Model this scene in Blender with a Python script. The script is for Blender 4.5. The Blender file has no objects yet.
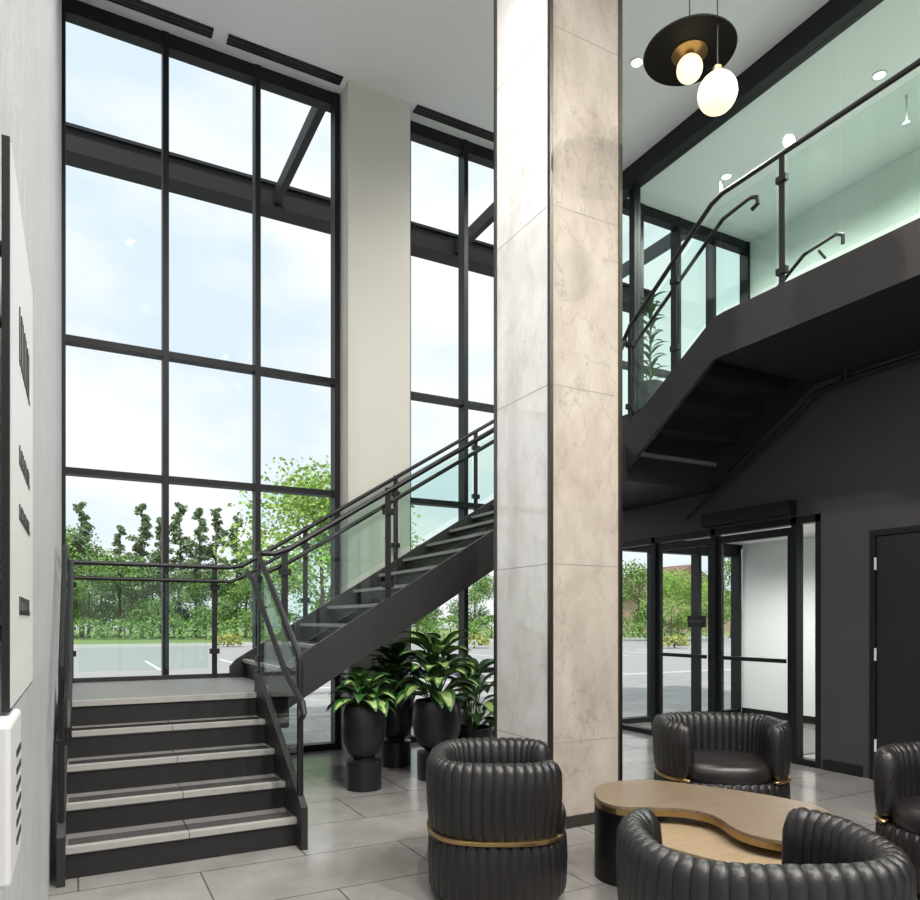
import bpy, bmesh, math, random
from mathutils import Vector, Matrix
random.seed(7)
sc=bpy.context.scene
try:
    sc.view_settings.view_transform='Standard'
except Exception: pass

# ---------------------------------------------------------------- materials
def newmat(name):
    m=bpy.data.materials.new(name); m.use_nodes=True
    nt=m.node_tree
    return m,nt,nt.nodes['Principled BSDF']
def mat(name,col,rough=0.5,metal=0.0,noise=0,nscale=8,bump=0,bscale=40,emis=None,estr=0,coat=0,stretch=(1,1,1),spec=None):
    m,nt,b=newmat(name)
    b.inputs['Base Color'].default_value=(*col,1); b.inputs['Roughness'].default_value=rough
    b.inputs['Metallic'].default_value=metal
    if spec is not None: b.inputs['Specular IOR Level'].default_value=spec
    if coat: b.inputs['Coat Weight'].default_value=coat
    tc=nt.nodes.new('ShaderNodeTexCoord'); mp=nt.nodes.new('ShaderNodeMapping')
    mp.inputs['Scale'].default_value=stretch
    nt.links.new(tc.outputs['Object'],mp.inputs['Vector'])
    if noise:
        n=nt.nodes.new('ShaderNodeTexNoise'); n.inputs['Scale'].default_value=nscale; n.inputs['Detail'].default_value=5
        nt.links.new(mp.outputs[0],n.inputs['Vector'])
        r=nt.nodes.new('ShaderNodeMapRange'); r.inputs[3].default_value=1-noise; r.inputs[4].default_value=1+noise
        nt.links.new(n.outputs['Fac'],r.inputs[0])
        mx=nt.nodes.new('ShaderNodeVectorMath'); mx.operation='SCALE'; mx.inputs[0].default_value=col
        nt.links.new(r.outputs[0],mx.inputs['Scale']); nt.links.new(mx.outputs[0],b.inputs['Base Color'])
    if bump:
        n2=nt.nodes.new('ShaderNodeTexNoise'); n2.inputs['Scale'].default_value=bscale; n2.inputs['Detail'].default_value=6
        nt.links.new(mp.outputs[0],n2.inputs['Vector'])
        bp=nt.nodes.new('ShaderNodeBump'); bp.inputs['Strength'].default_value=bump; bp.inputs['Distance'].default_value=0.01
        nt.links.new(n2.outputs['Fac'],bp.inputs['Height']); nt.links.new(bp.outputs[0],b.inputs['Normal'])
    if emis:
        b.inputs['Emission Color'].default_value=(*emis,1); b.inputs['Emission Strength'].default_value=estr
    return m
def glass(name,tint,base=0.04,k=0.8):
    m=bpy.data.materials.new(name); m.use_nodes=True; nt=m.node_tree; nt.nodes.clear()
    o=nt.nodes.new('ShaderNodeOutputMaterial'); t=nt.nodes.new('ShaderNodeBsdfTransparent'); t.inputs[0].default_value=(*tint,1)
    g=nt.nodes.new('ShaderNodeBsdfGlossy'); g.inputs['Roughness'].default_value=0.0
    lw=nt.nodes.new('ShaderNodeLayerWeight'); lw.inputs[0].default_value=0.5
    p=nt.nodes.new('ShaderNodeMath'); p.operation='POWER'; p.inputs[1].default_value=4
    ma=nt.nodes.new('ShaderNodeMath'); ma.operation='MULTIPLY_ADD'; ma.inputs[1].default_value=k; ma.inputs[2].default_value=base
    mx=nt.nodes.new('ShaderNodeMixShader')
    L=nt.links.new
    L(lw.outputs['Facing'],p.inputs[0]); L(p.outputs[0],ma.inputs[0]); L(ma.outputs[0],mx.inputs[0])
    L(t.outputs[0],mx.inputs[1]); L(g.outputs[0],mx.inputs[2]); L(mx.outputs[0],o.inputs[0])
    return m
def tiles(name,c1,c2,mortar,w,h,ms,rough,rot=0,offset=0.5,mottle=0.12):
    m,nt,b=newmat(name); L=nt.links.new
    tc=nt.nodes.new('ShaderNodeTexCoord'); mp=nt.nodes.new('ShaderNodeMapping'); mp.inputs['Rotation'].default_value=(0,0,rot)
    L(tc.outputs['Object'],mp.inputs['Vector'])
    br=nt.nodes.new('ShaderNodeTexBrick'); br.offset=offset
    br.inputs['Scale'].default_value=1; br.inputs['Brick Width'].default_value=w; br.inputs['Row Height'].default_value=h
    br.inputs['Mortar Size'].default_value=ms; br.inputs['Mortar Smooth'].default_value=0.1
    br.inputs['Color1'].default_value=(*c1,1); br.inputs['Color2'].default_value=(*c2,1); br.inputs['Mortar'].default_value=(*mortar,1)
    L(mp.outputs[0],br.inputs['Vector'])
    n=nt.nodes.new('ShaderNodeTexNoise'); n.inputs['Scale'].default_value=3; n.inputs['Detail'].default_value=9; n.inputs['Roughness'].default_value=0.65
    L(tc.outputs['Object'],n.inputs['Vector'])
    r=nt.nodes.new('ShaderNodeMapRange'); r.inputs[1].default_value=0.3;r.inputs[2].default_value=0.7
    r.inputs[3].default_value=1-mottle; r.inputs[4].default_value=1+mottle; L(n.outputs['Fac'],r.inputs[0])
    s=nt.nodes.new('ShaderNodeVectorMath'); s.operation='SCALE'; L(br.outputs['Color'],s.inputs[0]); L(r.outputs[0],s.inputs['Scale'])
    L(s.outputs[0],b.inputs['Base Color']); b.inputs['Roughness'].default_value=rough
    return m
def marble(name,base,light,dark,rough=0.1,va=0.5,vb=0.35):
    m,nt,b=newmat(name); L=nt.links.new
    tc=nt.nodes.new('ShaderNodeTexCoord')
    n=nt.nodes.new('ShaderNodeTexNoise'); n.inputs['Scale'].default_value=2.2; n.inputs['Detail'].default_value=12; n.inputs['Roughness'].default_value=0.68; n.inputs['Distortion'].default_value=0.3
    mp=nt.nodes.new('ShaderNodeMapping'); mp.inputs['Rotation'].default_value=(0.5,0.6,0.3); mp.inputs['Scale'].default_value=(1.6,1.6,0.9)
    L(tc.outputs['Object'],mp.inputs[0]); L(mp.outputs[0],n.inputs['Vector'])
    cr=nt.nodes.new('ShaderNodeValToRGB'); e=cr.color_ramp
    e.elements[0].position=0.3; e.elements[0].color=(*dark,1)
    e.elements[1].position=0.72; e.elements[1].color=(*light,1)
    x=e.elements.new(0.5); x.color=(*base,1)
    L(n.outputs['Fac'],cr.inputs[0])
    def vein(scale,wid,amt,prev,rot):
        mpp=nt.nodes.new('ShaderNodeMapping'); mpp.inputs['Rotation'].default_value=rot; mpp.inputs['Scale'].default_value=(1.5,1.5,0.8)
        L(tc.outputs['Object'],mpp.inputs[0])
        n2=nt.nodes.new('ShaderNodeTexNoise'); n2.inputs['Scale'].default_value=scale; n2.inputs['Detail'].default_value=9; n2.inputs['Roughness'].default_value=0.6; n2.inputs['Distortion'].default_value=0.5
        L(mpp.outputs[0],n2.inputs['Vector'])
        sb=nt.nodes.new('ShaderNodeMath'); sb.operation='SUBTRACT'; sb.inputs[1].default_value=0.5; L(n2.outputs['Fac'],sb.inputs[0])
        ab=nt.nodes.new('ShaderNodeMath'); ab.operation='ABSOLUTE'; L(sb.outputs[0],ab.inputs[0])
        rr=nt.nodes.new('ShaderNodeMapRange'); rr.inputs[1].default_value=0; rr.inputs[2].default_value=wid; rr.inputs[3].default_value=amt; rr.inputs[4].default_value=0
        L(ab.outputs[0],rr.inputs[0])
        mx=nt.nodes.new('ShaderNodeMix'); mx.data_type='RGBA'; L(rr.outputs[0],mx.inputs[0]); L(prev,mx.inputs[6]); mx.inputs[7].default_value=(*[c*0.6 for c in dark],1)
        return mx.outputs[2]
    o=vein(1.0,0.008,va,cr.outputs[0],(0.5,0.6,0.3)); o=vein(1.7,0.006,vb,o,(0.9,-0.4,1.1))
    L(o,b.inputs['Base Color'])
    b.inputs['Roughness'].default_value=rough
    return m

M={}
M['black']=mat('black_metal',(0.009,0.009,0.010),0.45,0.0,noise=0.15,nscale=6,spec=0.35)
M['frame']=mat('window_frame_black',(0.007,0.008,0.009),0.5,spec=0.3)
M['steel']=mat('stair_steel_charcoal',(0.023,0.0215,0.022),0.45,noise=0.12,nscale=3,spec=0.4)
M['wallblk']=mat('wall_charcoal_paint',(0.044,0.041,0.044),0.6,noise=0.06,nscale=2,bump=0.05,bscale=200)
M['doorblk']=mat('door_charcoal',(0.016,0.015,0.016),0.45,spec=0.35)
M['white']=mat('ceiling_white_paint',(0.86,0.86,0.87),0.85)
M['pillar']=mat('pillar_warm_white',(0.55,0.53,0.485),0.7,noise=0.02,nscale=2)
M['wallL']=mat('wall_textured_grey',(0.50,0.50,0.515),0.55,noise=0.35,nscale=18,bump=1.0,bscale=60,stretch=(1,3,0.35))
M['wall2']=mat('wall_pale_paint',(0.76,0.80,0.78),0.7)
M['floor']=tiles('floor_tile_grey',(0.225,0.215,0.203),(0.26,0.25,0.238),(0.085,0.082,0.08),1.2,0.6,0.005,0.18,offset=0.5,mottle=0.18)
M['tread']=mat('tread_tile_grey',(0.17,0.165,0.158),0.5,noise=0.15,nscale=10)
M['nosing']=mat('tread_nosing_grey',(0.33,0.32,0.30),0.5,noise=0.1,nscale=20)
M['riser']=mat('riser_black',(0.016,0.015,0.015),0.45,spec=0.4)
M['marble']=marble('column_marble_beige',(0.42,0.37,0.315),(0.50,0.455,0.395),(0.34,0.295,0.245),0.14,0.4,0.25)
M['marble_lit']=marble('column_marble_lit',(0.76,0.75,0.73),(0.84,0.83,0.81),(0.64,0.62,0.59),0.05,0.25,0.18)  # paler copy of the column marble with daylight put into the colour
M['joint']=mat('tile_joint',(0.25,0.235,0.215),0.6)
M['bronze']=mat('bronze_trim',(0.13,0.118,0.105),0.35,1.0)
M['brass']=mat('brushed_brass',(0.42,0.29,0.13),0.35,1.0,noise=0.1)
M['leather']=mat('black_leather',(0.012,0.011,0.011),0.38,bump=0.12,bscale=150)
M['leather2']=mat('black_leather_seat',(0.015,0.013,0.013),0.32,bump=0.1,bscale=150)
M['glass']=glass('window_glass',(0.985,0.995,0.99),0.0008,0.2)
M['sglass']=glass('stair_glass',(0.92,0.97,0.95),0.02,0.5)
M['uglass']=glass('partition_glass',(0.89,0.965,0.93),0.02,0.5)
M['pot']=mat('planter_black',(0.011,0.011,0.013),0.4)
M['soil']=mat('soil',(0.03,0.02,0.012),0.9,noise=0.4,nscale=30)
M['leafd']=mat('leaf_dark',(0.035,0.11,0.026),0.38,noise=0.4,nscale=12)
M['leafp']=mat('leaf_pale',(0.33,0.46,0.15),0.4,noise=0.4,nscale=25)
M['stem']=mat('stem_green',(0.08,0.16,0.04),0.5)
M['bark']=mat('bark',(0.14,0.11,0.09),0.9,noise=0.3,nscale=8)
M['tl1']=mat('tree_leaf_green',(0.20,0.34,0.09),0.7,noise=0.5,nscale=0.9)
M['tl2']=mat('tree_leaf_bright',(0.30,0.46,0.10),0.7,noise=0.4,nscale=0.9)
M['tl3']=mat('pine_needles',(0.20,0.28,0.15),0.8,noise=0.4,nscale=0.9)
M['asph']=mat('parking_asphalt',(0.34,0.34,0.345),0.9,noise=0.10,nscale=0.4)
M['pave']=tiles('plaza_paving',(0.30,0.30,0.30),(0.36,0.36,0.35),(0.18,0.18,0.18),0.6,0.3,0.008,0.8)
M['grass']=mat('grass',(0.20,0.29,0.09),0.9,noise=0.3,nscale=1.5)
M['curb']=mat('curb_concrete',(0.60,0.59,0.57),0.9)
M['line']=mat('paint_line',(0.80,0.80,0.78),0.8)
M['yell']=mat('shrub_yellow',(0.36,0.40,0.12),0.8,noise=0.3,nscale=3)
M['brick']=mat('house_brick',(0.42,0.30,0.24),0.9,noise=0.2,nscale=4)
M['roof']=mat('house_roof',(0.22,0.13,0.11),0.9)
M['globe']=mat('opal_globe',(0.9,0.8,0.6),0.3,emis=(1,0.80,0.50),estr=1.1)
M['lens']=mat('downlight_lens',(1,1,1),0.3,emis=(1,0.88,0.70),estr=1.5)
M['disc']=mat('pendant_disc_black',(0.006,0.0055,0.005),0.6,spec=0.3)
M['plast']=mat('white_plastic',(0.60,0.60,0.595),0.4)
M['canopy']=mat('canopy_steel',(0.014,0.014,0.016),0.6,spec=0.3)
M['slot']=mat('slot_dark',(0.01,0.01,0.01),0.6)
def wood(name,a,b_):
    m,nt,b=newmat(name); L=nt.links.new
    tc=nt.nodes.new('ShaderNodeTexCoord'); mp=nt.nodes.new('ShaderNodeMapping'); mp.inputs['Scale'].default_value=(1.5,14,1.5); mp.inputs['Rotation'].default_value=(0,0,0.5)
    n=nt.nodes.new('ShaderNodeTexNoise'); n.inputs['Scale'].default_value=4; n.inputs['Detail'].default_value=7
    cr=nt.nodes.new('ShaderNodeValToRGB'); cr.color_ramp.elements[0].position=0.35; cr.color_ramp.elements[1].position=0.65
    cr.color_ramp.elements[0].color=(*a,1); cr.color_ramp.elements[1].color=(*b_,1)
    L(tc.outputs['Object'],mp.inputs[0]); L(mp.outputs[0],n.inputs['Vector']); L(n.outputs['Fac'],cr.inputs[0]); L(cr.outputs[0],b.inputs['Base Color'])
    b.inputs['Roughness'].default_value=0.3
    return m
M['wood']=wood('table_wood',(0.15,0.11,0.070),(0.20,0.15,0.098))
M['wood2']=wood('table_wood_lower',(0.27,0.20,0.125),(0.33,0.25,0.16))

# ---------------------------------------------------------------- mesh builder
class MB:
    def __init__(s): s.v=[];s.f=[];s.m=[];s.mats=[]
    def mi(s,k):
        if k not in s.mats: s.mats.append(k)
        return s.mats.index(k)
    def add(s,vs,fs,k):
        o=len(s.v); s.v+= [tuple(p) for p in vs]; i=s.mi(k)
        for f in fs: s.f.append([o+a for a in f]); s.m.append(i)
    def box(s,x0,x1,y0,y1,z0,z1,k):
        s.add([(x0,y0,z0),(x1,y0,z0),(x1,y1,z0),(x0,y1,z0),(x0,y0,z1),(x1,y0,z1),(x1,y1,z1),(x0,y1,z1)],
              [(0,3,2,1),(4,5,6,7),(0,1,5,4),(1,2,6,5),(2,3,7,6),(3,0,4,7)],k)
    def prism(s,pts,ax,c0,c1,k):
        def P(a,b,c):
            return {'x':(c,a,b),'y':(a,c,b),'z':(a,b,c)}[ax]
        n=len(pts)
        s.add([P(a,b,c0) for a,b in pts]+[P(a,b,c1) for a,b in pts],
              [tuple(range(n))[::-1],tuple(range(n,2*n))]+[(i,(i+1)%n,n+(i+1)%n,n+i) for i in range(n)],k)
    def tube(s,pts,r,k,n=10,cap=True):
        pts=[Vector(p) for p in pts]
        rs=r if isinstance(r,(list,tuple)) else [r]*len(pts)
        t0=(pts[1]-pts[0]).normalized(); up=Vector((0,0,1)) if abs(t0.z)<0.9 else Vector((1,0,0))
        nx=t0.cross(up).normalized()
        vs=[]
        for i,p in enumerate(pts):
            if i==0: t=t0
            elif i==len(pts)-1: t=(pts[i]-pts[i-1]).normalized()
            else: t=((pts[i]-pts[i-1]).normalized()+(pts[i+1]-pts[i]).normalized()).normalized()
            nx=(nx-t*nx.dot(t)).normalized(); ny=t.cross(nx)
            for j in range(n):
                a=2*math.pi*j/n
                vs.append(p+(nx*math.cos(a)+ny*math.sin(a))*rs[i])
        fs=[]
        for i in range(len(pts)-1):
            for j in range(n):
                fs.append((i*n+j,i*n+(j+1)%n,(i+1)*n+(j+1)%n,(i+1)*n+j))
        if cap:
            fs.append(tuple(range(n))[::-1]); fs.append(tuple(range((len(pts)-1)*n,len(pts)*n)))
        s.add(vs,fs,k)
    def lathe(s,cx,cy,prof,k,n=36):
        vs=[];fs=[]
        for r,z in prof:
            for j in range(n):
                a=2*math.pi*j/n; vs.append((cx+r*math.cos(a),cy+r*math.sin(a),z))
        for i in range(len(prof)-1):
            for j in range(n):
                fs.append((i*n+j,i*n+(j+1)%n,(i+1)*n+(j+1)%n,(i+1)*n+j))
        fs.append(tuple(range(n))[::-1]); fs.append(tuple(range((len(prof)-1)*n,len(prof)*n)))
        s.add(vs,fs,k)
    def sphere(s,c,r,k,nu=24,nv=14,sz=1):
        prof=[(max(1e-4,r*math.sin(math.pi*i/nv)),c[2]-r*sz*math.cos(math.pi*i/nv)) for i in range(nv+1)]
        s.lathe(c[0],c[1],prof,k,nu)
    def build(s,name,parent=None,smooth=False,bevel=0,loc=None,rz=0,angle=40,recalc=True):
        me=bpy.data.meshes.new(name); me.from_pydata(s.v,[],s.f)
        for k in s.mats: me.materials.append(M[k])
        me.polygons.foreach_set('material_index',s.m)
        if recalc:
            bm=bmesh.new(); bm.from_mesh(me); bmesh.ops.recalc_face_normals(bm,faces=bm.faces); bm.to_mesh(me); bm.free()
        if smooth:
            me.polygons.foreach_set('use_smooth',[True]*len(me.polygons))
            try: me.set_sharp_from_angle(angle=math.radians(angle))
            except Exception: pass
        me.update()
        ob=bpy.data.objects.new(name,me); sc.collection.objects.link(ob)
        if parent: ob.parent=parent
        if loc: ob.location=loc
        ob.rotation_euler[2]=rz
        if bevel:
            b=ob.modifiers.new('bevel','BEVEL'); b.width=bevel; b.segments=2; b.limit_method='ANGLE'
        return ob
def empty(name,loc=(0,0,0),rz=0):
    e=bpy.data.objects.new(name,None); e.location=loc; e.rotation_euler[2]=rz; e.empty_display_size=0.1
    sc.collection.objects.link(e); return e
def B(name,x0,x1,y0,y1,z0,z1,k,parent=None,bevel=0):
    m=MB(); m.box(x0,x1,y0,y1,z0,z1,k); return m.build(name,parent,bevel=bevel)

H=7.15; F=4.0; YW=7.56; WX=6.2; WE=9.0; YB=-5.0
# ---------------------------------------------------------------- shell
B('floor',-0.32,WE+0.2,YB-0.2,YW+0.1,-0.2,0,'floor')
m=MB(); m.box(-0.32,WE+0.2,YB-0.2,YW+0.15,H,H+0.3,'white'); m.build('ceiling')
B('wall_left',-0.32,-0.135,YB,YW+0.1,0,H,'wallL')
B('wall_east',WE,WE+0.2,YB,YW+0.1,0,H,'wall2')
m=MB()
m.box(WX,WX+0.18,YB,2.93,0,F-0.3,'wallblk')
m.box(WX,WX+0.18,2.93,3.88,2.16,F-0.3,'wallblk')
m.box(WX,WX+0.18,3.88,4.36,0,F-0.3,'wallblk')
m.box(WX,WX+0.18,4.36,YW,2.42,F-0.3,'wallblk')
m.build('wall_right')
B('baseboard_right',WX-0.015,WX,3.95,4.33,0,0.10,'black')
e=empty('door_1')
m=MB(); m.box(WX-0.015,WX+0.1,3.83,3.88,0,2.2,'frame'); m.box(WX-0.015,WX+0.1,2.93,2.98,0,2.2,'frame'); m.box(WX-0.015,WX+0.1,2.98,3.83,2.15,2.2,'frame'); m.build('door_frame',e)
m=MB(); m.box(WX+0.0,WX+0.045,2.985,3.825,0.01,2.145,'doorblk'); m.build('door_leaf',e,bevel=0.003)
m=MB()
for z in (0.25,1.05,1.85): m.tube([(WX-0.014,3.828,z),(WX-0.014,3.828,z+0.11)],0.010,'plast')
m.tube([(WX-0.005,3.05,1.0),(WX-0.06,3.05,1.0),(WX-0.06,3.18,1.0)],0.01,'bronze'); m.build('door_hardware',e)

m=MB(); m.box(4.88,WX,YB,4.40,F-0.34,F,'steel'); m.box(WX,WE,YB,YW-0.02,F-0.3,F,'steel'); m.build('floor_upper')
B('upper_floor_finish',WX+0.12,WE,YB,YW-0.03,F,F+0.012,'tread')
def winwall(name,xs,zs,y0,y1,zt,x_thick=0.055):
    e=empty(name); m=MB()
    for x in xs: m.box(x-x_thick/2,x+x_thick/2,y0,y1,0 if zs[0]<=0.01 else zs[0],zt,'frame')
    for i,z in enumerate(zs):
        for a,b in zip(xs[:-1],xs[1:]): m.box(a+x_thick/2,b-x_thick/2,y0+0.01,y1-0.01,z-(0 if i==0 else 0.03),z+(0.07 if i==0 else 0.03),'frame')
    for a,b in zip(xs[:-1],xs[1:]): m.box(a+x_thick/2,b-x_thick/2,y0+0.01,y1-0.01,zt-0.14,zt,'frame')
    m.build('mullions',e)
    g=MB()
    yc=(y0+y1)/2
    for a,b in zip(xs[:-1],xs[1:]):
        zz=zs+[zt-0.08]
        for c,d in zip(zz[:-1],zz[1:]): g.box(a+0.02,b-0.02,yc-0.004,yc+0.004,c+0.02,d+0.01,'glass')
    g.build('panes',e)
    return e
winwall('window_1',[-0.13,0.755,1.64,2.49],[0.0,0.80,2.79,4.01],YW-0.06,YW+0.09,H)
winwall('window_2',[3.34,4.09,4.95,5.70,6.17],[0.0,0.80,2.79,4.01],YW-0.06,YW+0.09,H)
winwall('window_3',[6.30,7.1,7.95,8.78],[0.0],YW-0.06,YW+0.09,2.5)
winwall('window_4',[6.40,6.85,7.55,8.25,8.97],[F,4.9],YW-0.06,YW+0.09,H)
B('wall_spandrel',6.2,WE,YW-0.05,YW+0.09,2.5,F,'frame')
B('pillar',2.53,3.25,7.26,YW+0.1,0,H,'pillar')
e=empty('window_rear'); m=MB()
for i in range(10): 
    x=-0.1+i*1.0; m.box(x-0.03,x+0.03,YB-0.1,YB,0,H,'frame')
for z in (0,2.8,4.0,H-0.1): m.box(-0.12,WE,YB-0.08,YB-0.02,z,z+0.08,'frame')
m.build('mullions',e)
for i,(a,b) in enumerate([(-0.02,1.16),(1.30,2.47),(3.33,4.5),(4.65,5.9)]):
    m=MB(); m.box(a,b,7.24,7.37,H-0.012,H-0.001,'frame')
    for k in range(2): m.box(a+0.01,b-0.01,7.275+k*0.05,7.275+k*0.05+0.005,H-0.016,H-0.012,'bronze')
    m.build('ceiling_diffuser' )
e=empty('glass_partition'); m=MB()
m.box(WX-0.06,WX+0.1,YB,YW,H-0.25,H,'frame'); m.box(WX,WX+0.1,6.93,7.03,F,H-0.25,'frame'); m.box(WX,WX+0.1,YB,YW,F,F+0.05,'frame')
m.build('partition_frame',e)
g=MB()
for a,b in [(7.03,YW-0.07),(5.6,6.93),(4.2,5.59),(2.8,4.19),(1.4,2.79),(0,1.39),(YB,-0.01)]: g.box(WX+0.04,WX+0.05,a,b,F+0.05,H-0.25,'uglass')
g.build('partition_panes',e)
# column: beige marble; side faces painted paler to stand in for window light
e=empty('marble_column')
cx0,cx1,cy0,cy1=2.776,3.37,3.92,4.62
m=MB(); m.box(cx0+0.004,cx1-0.004,cy0,cy1,0,H,'marble'); m.build('column_body',e)
m=MB(); m.box(cx0,cx0+0.004,cy0,cy1,0,H,'marble_lit'); m.box(cx1-0.004,cx1,cy0,cy1,0,H,'marble_lit'); m.build('column_lit_sides',e)
m=MB()
for z in [0.58,1.78,2.98,4.18,5.38,6.58]:
    m.box(cx0-0.0008,cx1+0.0008,cy0-0.0008,cy1+0.0008,z,z+0.004,'joint')
m.build('tile_joints',e)
m=MB()
for x,y in ((cx0,cy0),(cx1,cy0),(cx0,cy1),(cx1,cy1)): m.box(x-0.014,x+0.014,y-0.014,y+0.014,0,H,'bronze')
m.build('corner_trim',e)
m=MB(); m.box(cx0-0.012,cx1+0.012,cy0-0.012,cy1+0.012,0,0.08,'bronze'); m.build('column_base',e)

# ---------------------------------------------------------------- staircase
st=empty('staircase')
R=0.175; T=0.285; Z1=0.85
m=MB()
def tread_y(m,x0,x1,yf,yb,z):
    m.box(x0,x1,yf,yb,z-0.04,z,'tread'); m.box(x0,x1,yf-0.02,yf+0.035,z-0.03,z+0.003,'nosing')
    for k in range(6): m.box(x0+0.01,x1-0.01,yf+0.05+k*0.022,yf+0.058+k*0.022,z,z+0.002,'riser')
    m.box((x0+x1)/2-0.002,(x0+x1)/2+0.002,yf-0.021,yb,z-0.03,z+0.0035,'riser')
for i in range(4):
    y=4.42+i*T; z=0.17*(i+1)
    m.box(-0.06,1.20,y,y+0.02,z-0.17,z-0.04,'riser'); tread_y(m,-0.06,1.20,y,y+T+0.0,z)
m.box(-0.06,1.20,5.56,5.58,0.68,0.81,'riser')
m.build('entry_steps',st)
m=MB(); m.box(-0.10,1.44,5.56,7.22,Z1-0.03,Z1,'tread'); m.box(-0.06,1.20,5.54,5.60,Z1-0.035,Z1+0.003,'nosing')
m.box(-0.10,1.46,5.58,7.26,Z1-0.28,Z1-0.03,'steel'); m.box(-0.10,1.46,7.22,7.26,Z1-0.03,Z1+0.04,'steel'); m.box(1.20,1.44,5.54,5.58,Z1-0.28,Z1+0.003,'steel')
m.box(1.30,1.40,7.05,7.15,0,Z1-0.28,'steel'); m.build('lower_landing',st)
m=MB()
for x0,x1 in ((-0.10,-0.06),(1.20,1.24)):
    m.prism([(4.30,0),(4.30,0.26),(4.36,0.30),(5.56,1.02),(5.62,1.02),(5.62,0.57),(5.30,0.40),(4.62,0)],'x',x0,x1,'steel')
m.build('entry_stringers',st)
def zn(x): return Z1+R+(x-1.44)/T*R
m=MB()
for i in range(12):
    x=1.44+i*T; z=Z1+R*(i+1)
    m.box(x,x+0.015,5.58,7.18,z-R,z-0.035,'riser')
    m.box(x-0.02,x+T+0.01,5.58,7.18,z-0.035,z,'steel'); m.box(x-0.024,x+0.02,5.58,7.18,z-0.026,z+0.003,'nosing')
x=1.44+12*T; m.box(x,x+0.015,5.58,7.18,3.125-R,3.09,'riser')
m.build('main_flight_steps',st)
m=MB()
for y0,y1 in ((5.54,5.58),(7.18,7.22)):
    m.prism([(1.30,zn(1.30)-0.40),(1.30,zn(1.30)+0.02),(1.36,zn(1.36)+0.05),(4.86,zn(4.86)+0.05),(4.86,zn(4.86)-0.31),(1.40,zn(1.40)-0.31)],'y',y0,y1,'steel')
m.build('main_stringers',st)
Z2=3.125
m=MB(); m.box(4.86,6.16,5.56,7.22,Z2-0.04,Z2,'tread'); m.box(4.84,6.18,5.60,7.24,Z2-0.30,Z2-0.04,'steel'); m.build('middle_landing',st)
def zs3(y): return Z2+R+(5.56-y)/T*R
m=MB()
for i in range(5):
    y=5.56-i*T; z=Z2+R*(i+1)
    m.box(4.88,6.14,y-0.015,y,z-R,z-0.035,'riser')
    if i<4:
        m.box(4.88,6.14,y-T-0.01,y+0.02,z-0.035,z,'steel'); m.box(4.88,6.14,y-0.035,y+0.022,z-0.02,z+0.003,'steel')
m.build('upper_flight_steps',st)
m=MB()
for x0,x1 in ((4.84,4.88),(6.14,6.18)):
    m.prism([(7.22,Z2-0.30),(7.22,Z2+0.10),(5.70,Z2+0.10),(5.60,zs3(5.6)+0.0),(4.42,zs3(4.42)+0.02),(4.3,F+0.03),(4.3,F-0.34),(4.42,F-0.34),(5.62,Z2-0.26),(5.7,Z2-0.30)],'x',x0,x1,'steel')
m.box(4.84,4.88,YB,4.3,F-0.34,F+0.03,'steel')
m.build('upper_stringers',st)
m=MB(); m.tube([(6.10,5.95,2.56),(6.10,4.5,3.42),(6.10,4.34,3.54),(6.10,3.9,3.58),(6.10,-2,3.58)],0.022,'black')
for y in (4.05,3.3,2.5): m.tube([(6.10,y,3.56),(6.10,y,3.66)],0.03,'black')
m.build('sprinkler_pipe')

# ---------------------------------------------------------------- railings (part of the stair)
rl=st; rm=MB(); gm=MB()
def post(x,y,z0,z1,w=0.024,flat='x'):
    if flat=='x': rm.box(x-0.006,x+0.006,y-w,y+w,z0,z1,'black')
    else: rm.box(x-w,x+w,y-0.006,y+0.006,z0,z1,'black')
    for zz in (z0+0.26,z1-0.2): rm.box(x-(0.02 if flat=='x' else 0.045),x+(0.02 if flat=='x' else 0.045),y-(0.045 if flat=='x' else 0.02),y+(0.045 if flat=='x' else 0.02),zz-0.025,zz+0.025,'black')
def rail(pts): rm.tube(pts,0.021,'black',8)
def hrail(pts): rm.tube(pts,0.018,'black',10)
def gpane(pts,ax,c): gm.prism(pts,ax,c-0.006,c+0.006,'sglass')
def z0e(y): return 0.17+(y-4.42)/T*0.17
xr=1.22
rail([(xr,4.40,z0e(4.4)-0.05),(xr,4.40,z0e(4.40)+0.98),(xr,4.43,z0e(4.43)+1.02),(xr,5.5,z0e(5.5)+1.05),(xr,5.60,1.92)])
post(xr,5.56,0.85,1.92,flat='x')
hrail([(xr-0.08,5.60,1.78),(xr-0.08,5.4,1.70),(xr-0.08,4.45,1.08),(xr-0.08,4.15,0.96),(xr-0.08,4.06,0.93),(xr-0.08,4.03,0.87),(xr-0.08,4.08,0.84),(xr,4.38,0.84)])
for y in (4.6,5.3): rm.tube([(xr-0.08,y,z0e(y)+0.85),(xr,y,z0e(y)+0.80)],0.008,'black',6)
gpane([(4.48,z0e(4.48)+0.12),(5.50,z0e(5.5)+0.15),(5.50,z0e(5.5)+0.95),(4.48,z0e(4.48)+0.92)],'x',xr)
xl=-0.045
hrail([(xl,5.9,1.80),(xl,5.55,1.80),(xl,4.45,1.10),(xl,4.12,1.02),(xl,4.03,0.97),(xl,4.0,0.88),(xl,4.04,0.80),(xl-0.04,4.1,0.79)])
rm.tube([(xl-0.04,5.60,0.85),(xl-0.04,5.60,1.93)],0.016,'black'); rm.tube([(xl-0.035,4.40,0.17),(xl-0.035,4.40,1.15),(xl-0.035,5.5,z0e(5.5)+1.05),(xl-0.035,5.6,1.92),(xl-0.035,7.2,1.92)],0.016,'black')
yb=7.20
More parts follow.
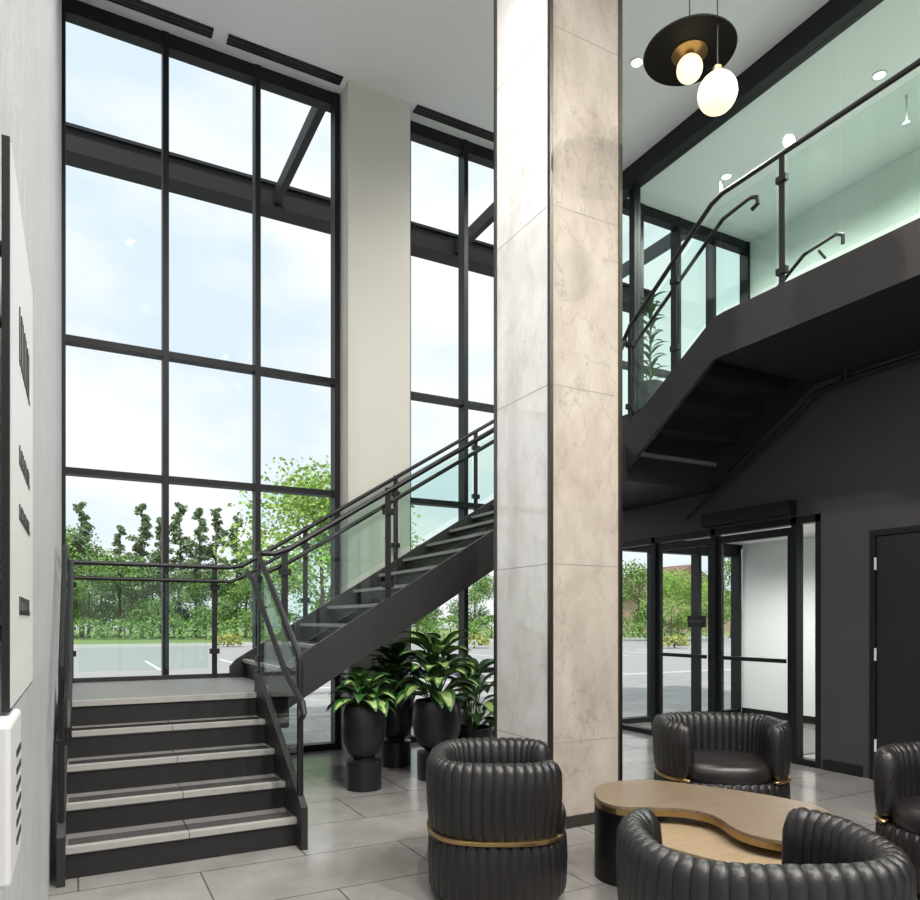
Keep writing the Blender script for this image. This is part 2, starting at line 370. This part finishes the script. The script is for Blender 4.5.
rail([(-0.10,yb,1.92),(1.30,yb,1.92),(1.42,yb,zn(1.42)+0.93),(4.80,yb,zn(4.8)+0.97),(4.95,yb,Z2+1.07),(6.1,yb,Z2+1.07)])
hrail([(-0.08,yb-0.08,1.78),(1.30,yb-0.08,1.78),(1.45,yb-0.08,zn(1.45)+0.82),(4.80,yb-0.08,zn(4.8)+0.86),(5.0,yb-0.08,Z2+0.95)])
for x in (-0.06,1.16): post(x,yb,Z1,1.92,flat='y')
for x in (2.05,3.05,4.05): post(x,yb,zn(x)-0.05,zn(x)+0.97,flat='y')
gpane([(0,Z1+0.10),(1.10,Z1+0.10),(1.10,1.84),(0,1.84)],'y',yb)
for a,b in ((1.5,2.0),(2.1,3.0),(3.1,4.0),(4.1,4.8)): gpane([(a,zn(a)+0.12),(b,zn(b)+0.12),(b,zn(b)+0.90),(a,zn(a)+0.90)],'y',yb)
yn=5.56
rail([(1.24,yn,1.92),(1.34,yn,1.92),(1.46,yn,zn(1.46)+0.93),(4.74,yn,zn(4.74)+0.97),(4.86,yn,Z2+1.10)])
hrail([(1.30,yn+0.08,1.78),(1.48,yn+0.08,zn(1.48)+0.82),(4.74,yn+0.08,zn(4.74)+0.86)])
for x in (1.42,2.286,3.42,4.3): post(x,yn,zn(x)-0.10,zn(x)+0.97,flat='y')
for a,b in ((1.5,2.22),(2.35,3.36),(3.48,4.24),(4.36,4.8)): gpane([(a,zn(a)+0.12),(b,zn(b)+0.12),(b,zn(b)+0.90),(a,zn(a)+0.90)],'y',yn)
xu=4.86
rail([(xu,5.60,Z2+1.10),(xu,5.5,zs3(5.5)+1.0),(xu,4.46,zs3(4.46)+1.05),(xu,4.34,F+1.06),(xu,YB,F+1.06)])
for y in (5.5,4.89): post(xu,y,zs3(y)-0.05,zs3(y)+1.03)
for y in (3.75,2.4,1.0,-0.4,-1.8): post(xu,y,F-0.12,F+1.06)
gpane([(5.45,zs3(5.45)+0.08),(4.95,zs3(4.95)+0.08),(4.95,zs3(4.95)+0.93),(5.45,zs3(5.45)+0.93)],'x',xu)
gpane([(4.83,zs3(4.83)+0.08),(4.44,zs3(4.44)+0.08),(3.81,F+0.08),(3.81,F+0.96),(4.40,F+0.96),(4.83,zs3(4.83)+0.93)],'x',xu)
for a,b in ((3.69,2.46),(2.34,1.06),(0.94,-0.34),(-0.46,-1.74)): gpane([(a,F+0.08),(b,F+0.08),(b,F+0.98),(a,F+0.98)],'x',xu)
hrail([(xu+0.08,5.6,Z2+0.98),(xu+0.08,5.45,zs3(5.45)+0.86),(xu+0.08,4.40,zs3(4.40)+0.88),(xu+0.08,4.12,F+0.93),(xu+0.08,4.05,F+0.90),(xu+0.08,4.04,F+0.84),(xu+0.08,4.1,F+0.82)])
hrail([(6.08,5.6,Z2+0.98),(6.08,4.45,F+0.88),(6.08,4.12,F+0.92),(6.08,4.06,F+0.88),(6.08,4.06,F+0.80)])
for y in (5.2,4.3): rm.tube([(6.08,y,(zs3(y) if y>4.42 else F)+0.85),(6.18,y,(zs3(y) if y>4.42 else F)+0.80)],0.012,'black')
rm.build('rails_and_posts',rl,smooth=True,angle=35); gm.build('glass_panels',rl)

# ---------------------------------------------------------------- vestibule
e=empty('door_2'); m=MB(); g=MB()
zt=2.42
def fr(y0,y1,z0,z1,d0=0.0,d1=0.10): m.box(WX+d0,WX+d1,y0,y1,z0,z1,'frame')
for y in (4.39,4.65,5.67,6.60,7.42): fr(y-0.03,y+0.03,0,zt)
fr(4.36,7.47,zt-0.07,zt); 
for a,b in ((4.42,4.62),(5.70,6.57),(6.63,7.39)): fr(a,b,0,0.06)
for a,b in ((4.69,5.63),(5.71,6.56)):
    fr(a,a+0.055,0.02,zt-0.09,0.03,0.07); fr(b-0.055,b,0.02,zt-0.09,0.03,0.07); fr(a+0.05,b-0.05,0.02,0.16,0.03,0.07); fr(a+0.05,b-0.05,zt-0.17,zt-0.09,0.03,0.07)
    fr(a+0.05,b-0.05,0.98,1.02,-0.02,0.01)
    g.box(WX+0.05,WX+0.058,a+0.05,b-0.05,0.16,zt-0.17,'glass')
for a,b in ((4.42,4.62),(6.63,7.39)): g.box(WX+0.05,WX+0.058,a,b,0.06,zt-0.07,'glass')
m.box(WX-0.10,WX,4.62,5.75,zt+0.02,zt+0.16,'black')
m.box(WX+0.02,WX+0.045,5.80,6.06,1.33,1.46,'slot')
for k in range(5): m.box(WX+0.016,WX+0.02,5.84+k*0.04,5.86+k*0.04,1.385,1.41,'bronze')
m.build('door_frames',e); g.build('door_glass',e)
m=MB(); m.box(8.82,8.9,4.3,YW-0.07,0,2.75,'wall2'); m.box(WX+0.18,8.82,4.28,4.36,0,2.75,'wall2'); m.build('wall_vestibule')
B('ceiling_vestibule',WX+0.18,8.82,4.36,YW-0.05,2.55,2.62,'white')
m=MB(); m.box(8.805,8.82,4.36,YW-0.07,0,0.10,'frame'); m.build('baseboard_vestibule')
B('entrance_mat',6.5,8.3,4.9,7.2,0,0.008,'tread')

# ---------------------------------------------------------------- left wall fittings
e=empty('wall_sign_board')
B('board_frame',-0.096,-0.086,1.20,1.76,1.27,2.09,'black',e)
B('board_face',-0.086,-0.0845,1.205,1.755,1.275,2.085,'plast',e)
m=MB()
for y in (1.32,1.64):
    for z in (1.38,1.98): m.tube([(-0.135,y,z),(-0.095,y,z)],0.012,'black')
m.build('standoffs',e)
m=MB()
for z,h in ((1.82,0.09),(1.655,0.03),(1.565,0.025),(1.41,0.03)):
    for k in range(7):
        y=1.36+k*0.04; m.box(-0.0845,-0.083,y,y+0.008,z,z+h,'black'); m.box(-0.0845,-0.083,y+0.008,y+0.026,z,z+0.008,'black')
        if k%2: m.box(-0.0845,-0.083,y+0.008,y+0.026,z+h-0.008,z+h,'black')
m.build('lettering',e)
e=empty('wall_control_box')
m=MB(); m.box(-0.133,-0.078,1.10,1.30,1.05,1.265,'plast'); m.build('housing',e,bevel=0.006)
m=MB()
for k in range(6): m.box(-0.079,-0.077,1.20,1.28,1.08+k*0.025,1.09+k*0.025,'slot')
m.build('vents',e)

# ---------------------------------------------------------------- light fixtures
def pendant(x,y,z,r,disc):
    e=empty('pendant_lamp',(x,y,z)); m=MB(); m.sphere((0,0,0),r,'globe'); m.build('globe',e,smooth=True)
    m=MB(); m.tube([(0,0,r),(0,0,H-z)],0.004,'black',6); m.lathe(0,0,[(0.001,r+0.04),(0.025,r+0.04),(0.03,r-0.01),(0.001,r-0.012)],'brass',16); m.lathe(0,0,[(0.06,H-z-0.03),(0.06,H-z)],'black',20)
    m.build('cord_and_canopy',e,smooth=True)
    if disc:
        m=MB(); m.lathe(0,0,[(0.001,r+0.02),(0.28,r+0.02),(0.283,r+0.026),(0.28,r+0.032),(0.001,r+0.035)],'disc',48); m.build('disc_shade',e,smooth=True)
        m=MB(); m.lathe(0,0,[(0.001,r+0.012),(0.11,r+0.012),(0.11,r+0.02),(0.001,r+0.02)],'brass',32); m.build('disc_glow_patch',e)  # brass patch stands in for the globe's warm glow on the disc
pendant(3.39,3.285,4.87,0.08,True)
pendant(3.365,3.04,4.55,0.115,False)
def downlight_or_fill(x,y,z,en,size=0.06):  # builds both visible fixtures and added fill lamps
    e=empty('ceiling_downlight_or_fill',(x,y,z))
    m=MB(); m.lathe(0,0,[(0.075,-0.002),(0.075,-0.012),(0.055,-0.012),(0.055,-0.004)],'white',24); m.build('trim_ring',e)
    m=MB(); m.lathe(0,0,[(0.001,-0.006),(0.054,-0.006)],'lens',24); m.build('lens',e)
    l=bpy.data.lights.new('downlight_or_fill','SPOT'); l.energy=en; l.color=(1,0.955,0.905); l.spot_size=math.radians(160); l.spot_blend=0.7; l.shadow_soft_size=size
    lo=bpy.data.objects.new('lamp',l); lo.parent=e; lo.location=(0,0,-0.07); sc.collection.objects.link(lo)
for x,y,en in ((5.07,5.63,380),(1.1,1.0,640),(0.7,3.4,560),(4.6,0.2,520),(1.2,-2.5,700),(3.4,-2.5,700),(5.2,-2.5,700),(2.8,-0.8,560)): downlight_or_fill(x,y,H,en)  # first is a visible fixture; the rest are added to brighten hall and column
for x,y in ((7.39,6.53),(7.44,4.56),(7.4,2.0),(7.4,-4.2)): downlight_or_fill(x,y,H,360)
for x,y in ((7.3,5.2),(7.3,6.6)): downlight_or_fill(x,y,2.55,140)  # unseen pair added to brighten the vestibule
m=MB(); m.tube([(8.0,4.6,H),(8.0,4.6,H-0.3)],0.012,'plast'); m.lathe(8.0,4.6,[(0.04,H-0.32),(0.04,H-0.30)],'plast',16); m.build('ceiling_sprinkler')

# ---------------------------------------------------------------- armchairs
def sp(v,p=0.72): return math.copysign(abs(v)**p,v)
def chair(x,y,fx,fy,A=0.44,Bd=0.385):
    e=empty('tufted_barrel_armchair',(x,y,0),math.atan2(-fx,fy))
    def shell(name,sec,pm,nch,full,amp,k='leather'):
        m=MB(); per=8; n=nch*per; vs=[];fs=[]
        K=1440; pa=[]; 
        for i in range(K+1):
            ph=-pm+2*pm*i/K; pa.append((ph,A*sp(math.sin(ph)),-Bd*sp(math.cos(ph))))
        cl=[0]
        for i in range(K): cl.append(cl[-1]+math.hypot(pa[i+1][1]-pa[i][1],pa[i+1][2]-pa[i][2]))
        def atlen(s):
            t=s*cl[-1]; lo_=0;hi=K
            while hi-lo_>1:
                md=(lo_+hi)//2
                if cl[md]<=t: lo_=md
                else: hi=md
            f=(t-cl[lo_])/max(1e-9,cl[hi]-cl[lo_]); f=max(0,min(1,f))
            return [pa[lo_][q]+(pa[hi][q]-pa[lo_][q])*f for q in range(3)]
        pts=[(atlen(i/n),1.0,i/per) for i in range(n+(0 if full else 1))]
        if not full:
            def ext(pt,pp,d):
                v=Vector((pt[1]-pp[1],pt[2]-pp[2])).normalized(); return [pt[0],pt[1]+v.x*d,pt[2]+v.y*d]
            a0,a1=pts[0][0],pts[1][0]; b0,b1=pts[-1][0],pts[-2][0]
            S=[(0.012,0.97),(0.030,0.85),(0.044,0.60),(0.050,0.25),(0.051,0.0)]
            pts=[(ext(a0,a1,d),s_,0) for d,s_ in S[::-1]]+pts+[(ext(b0,b1,d),s_,0) for d,s_ in S]
        to=sum(a for a,b in sec)/len(sec); zo=sum(b for a,b in sec)/len(sec)
        nr=len(pts); ns=len(sec)
        for i,(pt,sc_,c) in enumerate(pts):
            g=abs(math.sin(math.pi*c)) if sc_==1 else 0.4
            g=g**0.6
            pA=pts[(i-1)%nr][0] if (full or i>0) else pt; pB=pts[(i+1)%nr][0] if (full or i<nr-1) else pt
            tx,ty=pB[1]-pA[1],pB[2]-pA[2]; l=math.hypot(tx,ty) or 1; nx,ny=ty/l,-tx/l
            if nx*pt[1]+ny*pt[2]<0: nx,ny=-nx,-ny
            for t,z in sec:
                dz=(z-zo)*max(sc_,0.01) if not full else z-zo; dt=to+(t-to)*max(sc_,0.01)
                side=1 if t<to else -1
                dd=-dt-side*amp*(1-g)
                zz=zo+dz-(amp*(1-g) if z>zo+0.1 and abs(t-to)<0.04 else 0)
                vs.append((pt[1]+nx*dd,pt[2]+ny*dd,zz))
        for i in range(nr if full else nr-1):
            for j in range(ns):
                a=i*ns+j;b=i*ns+(j+1)%ns;c=((i+1)%nr)*ns+(j+1)%ns;d=((i+1)%nr)*ns+j
                fs.append((a,b,c,d))
        m.add(vs,fs,k); return m.build(name,e,smooth=True,angle=60)
    up=[(0.015,0.352),(0.004,0.38),(-0.004,0.47),(-0.008,0.58),(-0.004,0.67),(0.015,0.705),(0.045,0.720),(0.075,0.710),(0.10,0.68),(0.11,0.60),(0.115,0.48),(0.115,0.36)]
    lo=[(0.025,0.03),(0.006,0.06),(0.0,0.20),(0.004,0.30),(0.018,0.33),(0.10,0.33),(0.10,0.03)]
    pm=math.radians(140)
    shell('backrest_channels',up,pm,38,False,0.0075)
    shell('base_channels',lo,math.pi,48,True,0.007)
    band=[(0.004,0.328),(-0.003,0.332),(-0.003,0.348),(0.004,0.352),(0.05,0.350),(0.05,0.33)]
    shell('brass_band',band,pm,38,False,0.0,'brass')
    m=MB(); N=48; vs=[];fs=[]
    prof=[(0.001,0.30),(0.90,0.30),(0.985,0.33),(1.0,0.38),(0.975,0.425),(0.90,0.445),(0.6,0.455),(0.001,0.458)]
    for r,z in prof:
        for j in range(N):
            a=2*math.pi*j/N; vs.append((0.335*r*sp(math.sin(a),0.75),0.035+0.33*r*sp(math.cos(a),0.75),z))
    for i in range(len(prof)-1):
        for j in range(N): fs.append((i*N+j,i*N+(j+1)%N,(i+1)*N+(j+1)%N,(i+1)*N+j))
    m.add(vs,fs,'leather2'); m.build('seat_cushion',e,smooth=True,angle=60)
    m=MB(); m.lathe(0,0,[(0.32,0.0),(0.32,0.05)],'black',32); m.build('plinth',e)
    return e
chair(1.965,3.265,0.87,-0.49,A=0.425,Bd=0.365)
chair(3.98,3.58,-0.55,-0.83)
chair(4.05,1.97,-0.95,0.10)
chair(1.950,1.615,0.47,0.88,A=0.42)

# ---------------------------------------------------------------- nesting coffee table
def smooth_loop(P,sub=6):
    out=[];n=len(P)
    for i in range(n):
        p0,p1,p2,p3=[Vector(P[(i+k-1)%n]) for k in range(4)]
        for j in range(sub):
            t=j/sub
            out.append(tuple(0.5*((2*p1)+(-p0+p2)*t+(2*p0-5*p1+4*p2-p3)*t*t+(-p0+3*p1-3*p2+p3)*t**3)))
    return out
e=empty('kidney_coffee_table')
top=[(2.46,3.04),(2.66,3.27),(2.98,3.27),(3.18,2.98),(3.33,2.62),(3.34,2.34),(3.14,2.13),(2.88,2.02),(2.70,2.05),(2.64,2.24),(2.74,2.50),(2.70,2.66),(2.56,2.77),(2.44,2.86)]
TL=smooth_loop(top)
m=MB(); m.prism(TL,'z',0.435,0.45,'wood'); m.build('upper_top',e)
c=Vector((2.92,2.65))
m=MB(); m.prism([tuple(c+(Vector(p)-c)*1.006) for p in TL],'z',0.405,0.4345,'brass'); m.build('upper_rim',e)
m=MB(); m.lathe(2.68,3.02,[(0.20,0),(0.20,0.405)],'black',40); m.lathe(3.08,2.36,[(0.17,0),(0.17,0.405)],'black',40); m.build('drum_legs',e,smooth=True)
low=[(2.42,2.76),(2.60,2.80),(2.85,2.62),(2.88,2.30),(2.84,2.06),(2.72,1.99),(2.55,2.02),(2.44,2.20),(2.38,2.45),(2.37,2.64)]
LL=smooth_loop(low)
m=MB(); m.prism(LL,'z',0.35,0.365,'wood2'); m.build('lower_top',e)
c=Vector((2.6,2.4)); m=MB(); m.prism([tuple(c+(Vector(p)-c)*1.008) for p in LL],'z',0.32,0.3495,'brass'); m.lathe(2.56,2.38,[(0.15,0),(0.15,0.32)],'black',32); m.build('lower_rim',e)

# ---------------------------------------------------------------- planters and plants
def leaf(m,base,az,L,W,tilt,droop,varieg):
    seg=7; d=Vector((math.cos(az),math.sin(az),0)); sd=Vector((-math.sin(az),math.cos(az),0))
    p=Vector(base); a=tilt
    prof=[0.06,0.55,0.9,1.0,0.88,0.62,0.32,0.02]
    rows=[]
    for i in range(seg+1):
        w=W*prof[i]
        nrm=(-d*math.sin(a)+Vector((0,0,1))*math.cos(a))
        rows.append([p+sd*w+nrm*w*0.30,p+sd*w*0.55+nrm*w*0.12,p,p-sd*w*0.55+nrm*w*0.12,p-sd*w+nrm*w*0.30])
        p=p+(d*math.cos(a)+Vector((0,0,1))*math.sin(a))*(L/seg); a-=droop/seg
    vs=[q for r in rows for q in r]; fd=[];fp=[]
    for i in range(seg):
        for j in range(4):
            f=(i*5+j,i*5+j+1,(i+1)*5+j+1,(i+1)*5+j)
            (fp if (varieg and j in(1,2) and 0<i<seg-1) else fd).append(f)
    o=len(m.v); m.add(vs,fd,'leafd')
    k=m.mi('leafp')
    for f in fp: m.f.append([o+q for q in f]); m.m.append(k)
def potted(x,y,z,kind,ht,spread,potr=0.185,poth=0.70,varieg=0.5,n=34,ped=True,name='potted_dieffenbachia',seed=1):
    random.seed(seed)
    e=empty(name,(x,y,z)); m=MB(); r=potr
    if ped:
        prof=[(r*0.80,0),(r*0.80,0.24),(r*0.5,0.25),(r*0.5,0.265),(r*0.72,0.30),(r*0.93,0.40),(r*1.0,0.52),(r*0.97,0.62),(r*0.88,poth-0.01),(r*0.84,poth),(r*0.78,poth-0.01),(r*0.78,poth-0.06),(0.001,poth-0.06)]
    else:
        prof=[(r*0.8,0),(r*0.95,poth*0.5),(r,poth),(r*0.92,poth),(r*0.9,poth-0.05),(0.001,poth-0.05)]
    m.lathe(0,0,prof,'pot',36); m.build('pot',e,smooth=True)
    m=MB(); m.lathe(0,0,[(r*0.76,poth-0.07),(r*0.76,poth-0.045),(0.001,poth-0.03)],'soil',20); m.build('soil',e)
    m=MB(); 
    for i in range(n):
        az=i*2.39996+random.uniform(-.3,.3); fr_=i/n
        if kind=='bush':
            h=poth-0.03+ht*(0.05+0.55*fr_)*random.uniform(0.85,1.1); rr=spread*0.35*(1-fr_*0.5)
            b=Vector((math.cos(az)*rr,math.sin(az)*rr,h))
            m.tube([(math.cos(az)*0.02,math.sin(az)*0.02,poth-0.05),(b.x*0.5,b.y*0.5,(h+poth)/2),b],0.005,'stem',5)
            leaf(m,b,az+random.uniform(-.3,.3),spread*random.uniform(0.62,0.95),spread*random.uniform(0.19,0.26),random.uniform(0.1,0.5)+0.8*fr_,1.7-0.3*fr_,random.random()<varieg)
        else:
            zb=poth+ht*0.9*fr_; b=Vector((0.01*math.cos(az),0.01*math.sin(az),zb))
            leaf(m,b,az,spread*random.uniform(0.7,1.0),spread*0.10,0.9,1.3,False)
    if kind!='bush': m.tube([(0,0,poth-0.05),(0.01,0,poth+ht*0.9)],0.014,'stem',6)
    m.build('foliage',e,smooth=True,recalc=False,angle=80)
potted(2.11,5.66,0,'bush',0.36,0.29,seed=3,n=42,varieg=0.8)
potted(2.72,6.42,0,'bush',0.66,0.34,seed=5,varieg=0.15,n=54)
potted(2.82,5.72,0,'bush',0.82,0.40,potr=0.22,seed=8,n=54,varieg=0.8)
potted(3.42,6.15,0,'bush',0.95,0.42,potr=0.20,poth=0.36,seed=11,ped=False,n=36,varieg=0.3)
potted(6.62,7.10,F+0.012,'dracaena',1.25,0.30,potr=0.17,poth=0.5,seed=14,ped=False,n=46,name='potted_dracaena')

# ---------------------------------------------------------------- exterior
def at(D,u): return (D*(0.471+0.882*u),D*(0.882-0.471*u))
m=MB(); m.box(-60,110,YW+0.1,200,-0.3,-0.12,'asph'); m.build('ground')
m=MB(); m.box(-30,60,YW+0.1,14.5,-0.12,-0.02,'pave'); m.build('plaza_pavement')
B('curb',-30,60,14.5,14.7,-0.12,0.0,'curb')
B('curb',-40,90,45.4,45.9,-0.12,0.06,'curb')
m=MB()
for i in range(20): m.box(-14+i*2.7,-13.9+i*2.7,24,29.5,-0.12,-0.115,'line')
m.build('parking_lines')
B('grass_verge',-60,110,46,120,-0.12,-0.04,'grass')
m=MB(); m.box(-3,9.2,9.78,10.02,7.04,7.34,'canopy'); m.box(-3,9.2,9.74,10.06,7.32,7.36,'canopy'); m.box(-3,9.2,9.74,10.06,7.02,7.05,'canopy')
for x in (-0.45,2.38,5.15,7.9): m.box(x-0.045,x+0.045,YW+0.1,9.78,7.06,7.24,'canopy')
m.build('entrance_canopy')
TR=empty('tree_line'); HR=empty('hedge_row')
def tree_mesh(name,seed,h,w,kl,nl,pine=False):
    random.seed(seed); m=MB()
    m.tube([(0,0,0.0),(0.1,0,h*0.3),(0,0.1,h*0.6),(0.05,0,h*0.95)],[h*(0.014 if pine else 0.022),h*0.012,h*0.008,h*0.002],'bark',7)
    blobs=[]
    nb=16 if not pine else 34
    for i in range(nb):
        a=random.uniform(0,6.28)
        if pine:
            t=0.36+0.63*i/nb; rad=w*0.42*(1.08-1.0*(i/nb))*random.uniform(0.3,1.0); br=w*random.uniform(0.07,0.13)*(1.15-0.6*i/nb)
        else:
            t=random.uniform(0.22,0.95); rad=w*math.sin(math.pi*min(1,max(0.05,(t-0.08)/0.95)))**0.7*0.55; br=w*random.uniform(0.24,0.38)
        c=Vector((math.cos(a)*rad,math.sin(a)*rad,h*t)); blobs.append((c,br))
        m.tube([(0,0,h*t*(0.97 if pine else 0.75)),tuple(c)],[h*0.004,h*0.0015],'bark',5)
    if not pine: blobs.append((Vector((0,0,h*0.6)),w*0.42)); blobs.append((Vector((0,0,h*0.82)),w*0.3))
    lv=[];lf=[]
    for i in range(nl):
        c,br=random.choice(blobs)
        d=Vector((random.gauss(0,1),random.gauss(0,1),random.gauss(0,1))).normalized()*br*(random.uniform(0.35,1.15) if not pine else random.uniform(0.1,1.6))
        d.z*=0.75 if not pine else 0.6
        p=c+d; p.z=max(p.z,0.4); s=random.uniform(0.09,0.19)*h/10*(0.7 if pine else 1)
        n=Vector((random.gauss(0,1),random.gauss(0,1),random.gauss(0,1)+0.5)).normalized(); t=n.orthogonal().normalized(); b=n.cross(t)
        o=len(lv); lv+= [p+t*s,p+b*s*0.7,p-t*s,p-b*s*0.7]; lf.append((o,o+1,o+2,o+3))
    m.add(lv,lf,kl)
    return m.build(name,TR,recalc=False)
def place(src,name,D,u,sc_=1,rz=0):
    ob=src if src.get('used') is None else bpy.data.objects.new(name,src.data)
    if ob is not src: sc.collection.objects.link(ob); ob.parent=TR
    else: src['used']=1
    x,y=at(D,u); ob.location=(x,y,-0.04); ob.scale=(sc_,)*3; ob.rotation_euler[2]=rz
t1=tree_mesh('deciduous_tree',21,9.5,5.2,'tl1',6500)
t2=tree_mesh('maple_tree',22,9.0,6.5,'tl2',8000)
t3=tree_mesh('pine_tree',23,12.0,4.2,'tl3',4200,True)
for i,(D,u,s) in enumerate([(62,-0.64,1.15),(66,-0.555,1.1),(66,-0.50,0.9),(60,-0.46,0.72),(64,-0.30,0.68),(66,-0.25,0.8),(60,-0.34,0.6),(62,-0.14,0.85),(62,-0.06,0.6),(64,0.02,0.6),(64,0.10,0.8),(60,0.18,0.8),(64,0.25,0.7),(64,0.38,0.8),(60,-0.52,0.7),(60,-0.40,0.6),(60,-0.28,0.55),(62,-0.58,0.8),(64,-0.43,0.6),(64,-0.37,0.62)]):
    place(t1,'deciduous_tree',D,u,s,i*1.3)
for i,(D,u,s) in enumerate([(62,-0.445,0.98),(60,-0.418,0.86),(63,-0.392,1.0),(60,-0.365,0.92),(62,-0.34,0.95),(63,-0.312,0.9),(62,-0.285,0.86),(64,-0.53,1.02),(60,-0.475,0.8)]):
    place(t3,'pine_tree',D,u,s,i*1.9)
for i,(D,u,s) in enumerate([(52,-0.195,1.3),(54,-0.13,0.95),(58,-0.605,0.9),(54,0.295,0.55),(56,0.335,0.48)]):
    place(t2,'maple_tree',D,u,s,i*2.1)
random.seed(9)
def shrub(name,k,D,u,w,h,n,par,lz):
    m=MB(); lv=[];lf=[]
    m.tube([(0,0,0),(0,0,h*0.6)],0.05,'bark',5)
    for i in range(n):
        a=random.uniform(0,6.28); el=random.uniform(0,1.57)
        p=Vector((w*math.cos(a)*math.cos(el),w*0.8*math.sin(a)*math.cos(el),0.16+h*math.sin(el)))*random.uniform(0.8,1.05); s=random.uniform(0.07,0.12)
        nn=Vector((random.gauss(0,1),random.gauss(0,1),random.gauss(0,1))).normalized(); t=nn.orthogonal().normalized(); b=nn.cross(t)
        o=len(lv); lv+=[p+t*s,p+b*s,p-t*s,p-b*s]; lf.append((o,o+1,o+2,o+3))
    m.add(lv,lf,k); x,y=at(D,u); return m.build(name,par,recalc=False,loc=(x,y,lz))
for i in range(18): shrub('hedge_shrub','tl1',56,-0.64+i*0.057,2.4,random.uniform(1.3,2.2),700,TR,-0.04)
for D,u in ((42,-0.325),(42,-0.19),(40,0.02),(40,0.30)): shrub('flowering_shrub','yell',D,u,0.9,0.55,350,HR,-0.12)
x,y=at(100,0.285); e=empty('brick_house',(x,y,-0.04)); m=MB()
m.box(-8,8,-5,5,0,4.6,'brick'); m.prism([(-8.6,4.6),(8.6,4.6),(0,9.0)],'y',-5.4,5.4,'roof'); m.build('house_body',e)
m=MB()
for k in (-4.8,-1.6,1.6,4.8): m.box(k-0.6,k+0.6,-5.05,-4.98,1.2,2.8,'plast')
m.build('house_windows',e)

# ---------------------------------------------------------------- world, sun
w=bpy.data.worlds.new('sky'); sc.world=w; w.use_nodes=True; nt=w.node_tree; bg=nt.nodes['Background']
tc=nt.nodes.new('ShaderNodeTexCoord'); n=nt.nodes.new('ShaderNodeTexNoise'); n.inputs['Scale'].default_value=3.2; n.inputs['Detail'].default_value=6; n.inputs['Roughness'].default_value=0.5
mp=nt.nodes.new('ShaderNodeMapping'); mp.inputs['Scale'].default_value=(1,1,2.2)
cr=nt.nodes.new('ShaderNodeValToRGB'); cr.color_ramp.elements[0].position=0.38; cr.color_ramp.elements[0].color=(0.52,0.61,0.69,1); cr.color_ramp.elements[1].position=0.54; cr.color_ramp.elements[1].color=(0.69,0.70,0.715,1)
nt.links.new(tc.outputs['Generated'],mp.inputs[0]); nt.links.new(mp.outputs[0],n.inputs['Vector']); nt.links.new(n.outputs['Fac'],cr.inputs[0]); nt.links.new(cr.outputs[0],bg.inputs[0])
bg.inputs[1].default_value=1.5
s=bpy.data.lights.new('sun','SUN'); s.energy=3.2; s.angle=math.radians(3); s.color=(1,0.96,0.9)
so=bpy.data.objects.new('sun',s); sc.collection.objects.link(so)
so.rotation_euler=Vector((0.35,0.55,-1.05)).to_track_quat('-Z','Y').to_euler()

# ---------------------------------------------------------------- camera
cam=bpy.data.cameras.new('camera'); co=bpy.data.objects.new('camera',cam); sc.collection.objects.link(co)
cam.sensor_width=36; cam.sensor_fit='HORIZONTAL'; cam.lens=715/920*36; cam.shift_y=171/920
co.location=(0,0,1.40); co.rotation_euler=(math.pi/2,0,-math.radians(28.1)); cam.clip_start=0.05; cam.clip_end=500
sc.camera=co
